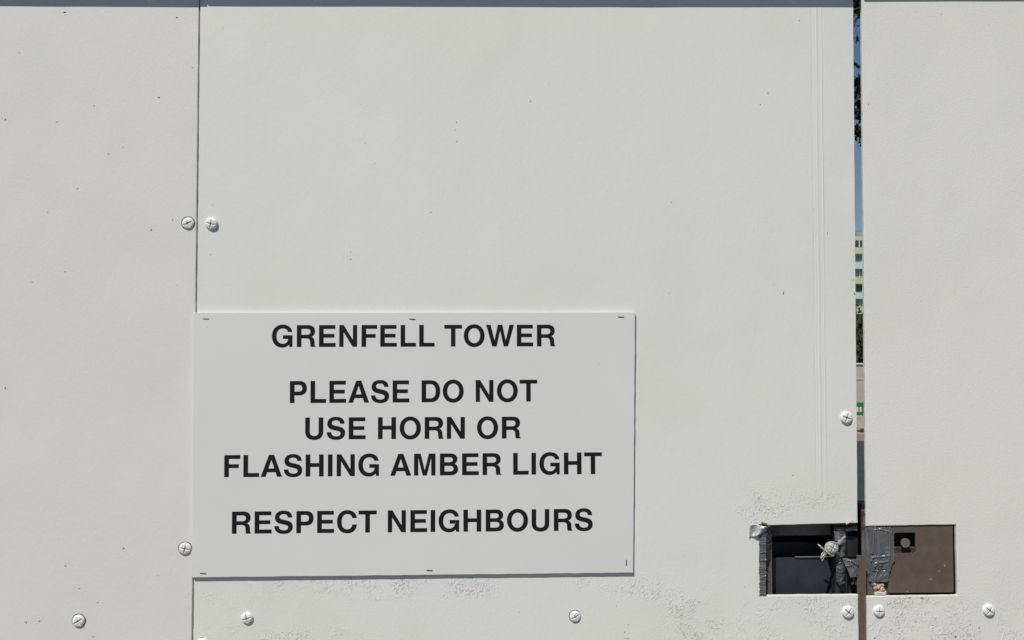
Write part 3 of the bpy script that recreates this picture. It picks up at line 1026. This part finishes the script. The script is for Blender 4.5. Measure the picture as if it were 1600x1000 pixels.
# low green barrier with pale slots
Yb = 14.35
gx = gapx(645, Yb)
M['green'] = simple('green_plastic', (.012, .17, .055), .4, var=.15, scale=4)
M['white_pl'] = simple('white_plastic', (.62, .66, .62), .5, var=.1)
M['red_pl'] = simple('red_plastic', (.35, .02, .03), .5, var=.1)
gb = thing('barrier', 'low green plastic barrier with rows of white slots in front of the concrete wall', 'barrier', (gx, Yb, .11))
zt = P(1343, 629, Yb).z
box_obj('body', (gx-1.6, gx+1.6, Yb, Yb+.10, .11, zt), M['green'], gb, .01)
for r_, (va, vb) in enumerate(((636, 644), (649, 655))):
    for k in range(-20, 21):
        xx = gx+.02+k*.062
        box_obj('slot', (xx-.017, xx+.017, Yb-.012, Yb+.01, P(1343, vb, Yb).z, P(1343, va, Yb).z), M['red_pl'] if (r_ == 0 and k % 9 == 1) else M['white_pl'], gb, .006)
# concrete wall of stacked planks
M['conc'] = simple('pale_concrete', (.42, .40, .37), .85, var=.12, scale=1.2, bump=.004, bscale=30)
Yc = 15.6
cw = thing('concrete_wall', 'pale concrete wall of stacked planks below the hedge', 'wall', (gapx(600, Yc), Yc, .11))
zc = [P(1343, v, Yc).z for v in (567.5, 592, 629)]
for i, (a, b) in enumerate(((zc[1]+.012, zc[0]-.03), (zc[2]+.012, zc[1]-.012), (.11, zc[2]-.012))):
    for k in range(-4, 5):
        xx = gapx(600, Yc)-.7+k*1.8
        box_obj('plank', (xx-.893, xx+.893, Yc, Yc+.12, a, b), M['conc'], cw, .008)
box_obj('coping', (gapx(600, Yc)-9, gapx(600, Yc)+7.6, Yc-.03, Yc+.15, zc[0]-.028, zc[0]), M['white_pl'], cw, .006)
for z_ in zc[1:]:
    box_obj('string_course', (gapx(600, Yc)-9, gapx(600, Yc)+7.6, Yc-.015, Yc+.11, z_-.011, z_+.011), M['white_pl'], cw)


def leaf_mat(name, a, b):
    t = NT(name)
    m = t.done(t.mix(t.ramp(t.noise(2.5, 3, .6), .3, .7), c4(*a), c4(*b)), .5, spec=.3)
    return m


M['hedge'] = leaf_mat('hedge_leaves', (.018, .028, .012), (.05, .065, .025))
M['leaf'] = leaf_mat('tree_leaves', (.014, .024, .012), (.03, .05, .02))
M['bark'] = simple('bark', (.06, .05, .04), .9, var=.3, bump=.01, bscale=30)


def leaves(name, centres, n, size, mat, parent, flat=1.0):
    vv, ff = [], []
    for (c, rad) in centres:
        for _ in range(n):
            d = Vector((random.gauss(0, 1), random.gauss(0, 1), random.gauss(0, 1)*flat)).normalized()*(random.random()**.45)
            q = Vector((c[0]+d.x*rad[0], c[1]+d.y*rad[1], c[2]+d.z*rad[2]))
            a = Vector((random.gauss(0, 1), random.gauss(0, 1), random.gauss(0, 1)-.4)).normalized()
            b = a.orthogonal().normalized()
            b.rotate(Matrix.Rotation(random.uniform(0, 6.28), 3, a))
            s = size*random.uniform(.6, 1.3)
            k = len(vv)
            vv += [q-a*s, q-b*s*.42+a*s*.1, q+a*s, q+b*s*.42+a*s*.1]
            ff.append((k, k+1, k+2, k+3))
    me = bpy.data.meshes.new(name)
    me.from_pydata(vv, [], ff)
    return link(name, me, mat, parent)


Yh = 17.5
hx = gapx(520, Yh)
hd = thing('hedge', 'tall dark evergreen hedge growing behind the concrete wall', 'hedge', (hx, Yh, .11))
zh = P(1343, 470, Yh).z
leaves('foliage', [((hx-5+k*.5, Yh+random.uniform(-.2, .2), zz), (.5, .55, .42)) for k in range(21) for zz in (.5, .9, 1.3, 1.7, zh-.45)], 260, .055, M['hedge'], hd)
box_obj('branch_core', (hx-5.2, hx+5.2, Yh-.25, Yh+.3, .11, zh-.5), M['bark'], hd)
for k in range(6):
    bm = bmesh.new()
    tube(bm, [(hx-5+k*2, Yh, .1), (hx-5+k*2.02, Yh, zh-.5)], .05)
    bm_obj('trunk', bm, M['bark'], hd)

# flats far behind
Yf = 150.0
fx = gapx(420, Yf)
fl = thing('apartment_block', 'distant block of flats with cream and mint balcony bands above the hedge', 'building', (fx, Yf, 0))
M['cream'] = simple('cream_render', (.58, .58, .42), .8, var=.05, scale=.2)
M['mint'] = simple('mint_panel', (.50, .70, .62), .7, var=.05, scale=.2)
M['glass'] = simple('dark_glazing', (.04, .06, .065), .15, var=.3, scale=.4)
M['pale_glass'] = simple('pale_glazing', (.25, .30, .29), .25, var=.3, scale=.4)
ztop = P(1343, 369, Yf).z
box_obj('wall', (fx-22, fx+18, Yf, Yf+12, 0, ztop), M['cream'], fl)
bm = bmesh.new()
zr = P(1343, 360, Yf).z
box(bm, fx-21.5, fx+17.5, Yf+.5, Yf+.6, zr-.1, zr)
for k in range(27):
    box(bm, fx-21.4+k*1.5, fx-21.32+k*1.5, Yf+.5, Yf+.6, ztop-.05, zr-.1)
bm_obj('roof_railing', bm, M['shade'], fl)
fh = 24*Yf/FPX
for k in range(7):
    zf = ztop-1.25-fh*k-1.0
    box_obj('balcony', (fx-22.2, fx+18.2, Yf-.9, Yf-.004, zf-1.15, zf), M['mint'] if k % 2 else M['cream'], fl)
    for j in range(-7, 6):
        xx = fx+j*2.9+.5*(k % 2)
        w = box_obj('window', (xx-1.2, xx+1.0, Yf-.06, Yf-.005, zf+.15, zf+1.45), M['pale_glass'] if (j+k) % 3 else M['glass'], fl)
        box_obj('mullion', (xx-.12, xx+.05, Yf-.12, Yf-.065, zf+.15, zf+1.45), M['white_pl'], w)

# tree whose outer twigs hang across the gap
Yt = 9.0
tr = thing('tree', 'dark leafy tree whose hanging twigs show against the sky in the gap', 'tree', (gapx(100, Yt)+1.6, Yt+.6, 0))
tx = gapx(100, Yt)+1.6
bm = bmesh.new()
tube(bm, [(tx, Yt+.6, -.05), (tx+.05, Yt+.6, 1.5), (tx-.05, Yt+.65, 3.2), (tx-.1, Yt+.6, 5.0), (tx, Yt+.6, 6.6)], [.2, .16, .13, .09, .04], 10)
bm_obj('trunk', bm, M['bark'], tr, True)
bm = bmesh.new()
zc_ = lambda v: P(1343, v, Yt).z
xc_ = lambda v: gapx(v, Yt)
for (v, dx) in ((-60, 0), (15, 0), (160, 0)):
    tube(bm, [(tx-.06, Yt+.6, zc_(v)+.35), ((tx+xc_(v))/2, Yt+.3, zc_(v)+.3), (xc_(v)+.1, Yt, zc_(v)+.05), (xc_(v)-.3, Yt-.1, zc_(v)-.1)], [.05, .035, .02, .006], 6)
for k in range(9):
    a = k*2.4
    z0_ = 3.9+k*.34
    tube(bm, [(tx-.05, Yt+.6, z0_), (tx+.8*math.cos(a), Yt+.6+.8*abs(math.sin(a)), z0_+.4), (tx+1.5*math.cos(a)*(1 if math.cos(a) > 0 else .5), Yt+.6+1.4*abs(math.sin(a)), z0_+.6)], [.06, .04, .01], 6)
bm_obj('limbs', bm, M['bark'], tr, True)
cl = []
for k in range(60):
    a = random.uniform(0, 6.28)
    rr_ = random.uniform(.3, 1.7)
    cl.append(((tx+.5+rr_*math.cos(a)*.8, Yt+1.2+rr_*math.sin(a)*.7, random.uniform(3.9, 7.4)), (.4, .4, .3)))
leaves('crown', cl, 120, .06, M['leaf'], tr)
hang = []
for v, n_, r_ in ((10, 1, .16), (-20, 1, .2), (-60, 1, .25), (150, 1, .16), (170, 1, .16), (130, 1, .08), (205, 1, .08)):
    for dx in (-.35, -.18, 0, .18, .36, .6, .9):
        hang.append(((xc_(v)+dx, Yt+random.uniform(-.1, .1), zc_(v)+random.uniform(-.03, .03)), (.15, .12, r_)))
leaves('hanging_twigs', hang, 110, .05, M['leaf'], tr)
sp = [((xc_(v)+dx, Yt, zc_(v)), (.12, .08, .06)) for v in (40, 62, 105, 220) for dx in (-.25, -.1, .03, .15, .3)]
o = leaves('leaf_tips', sp, 7, .045, M['leaf'], tr)
o['kind'] = 'stuff'
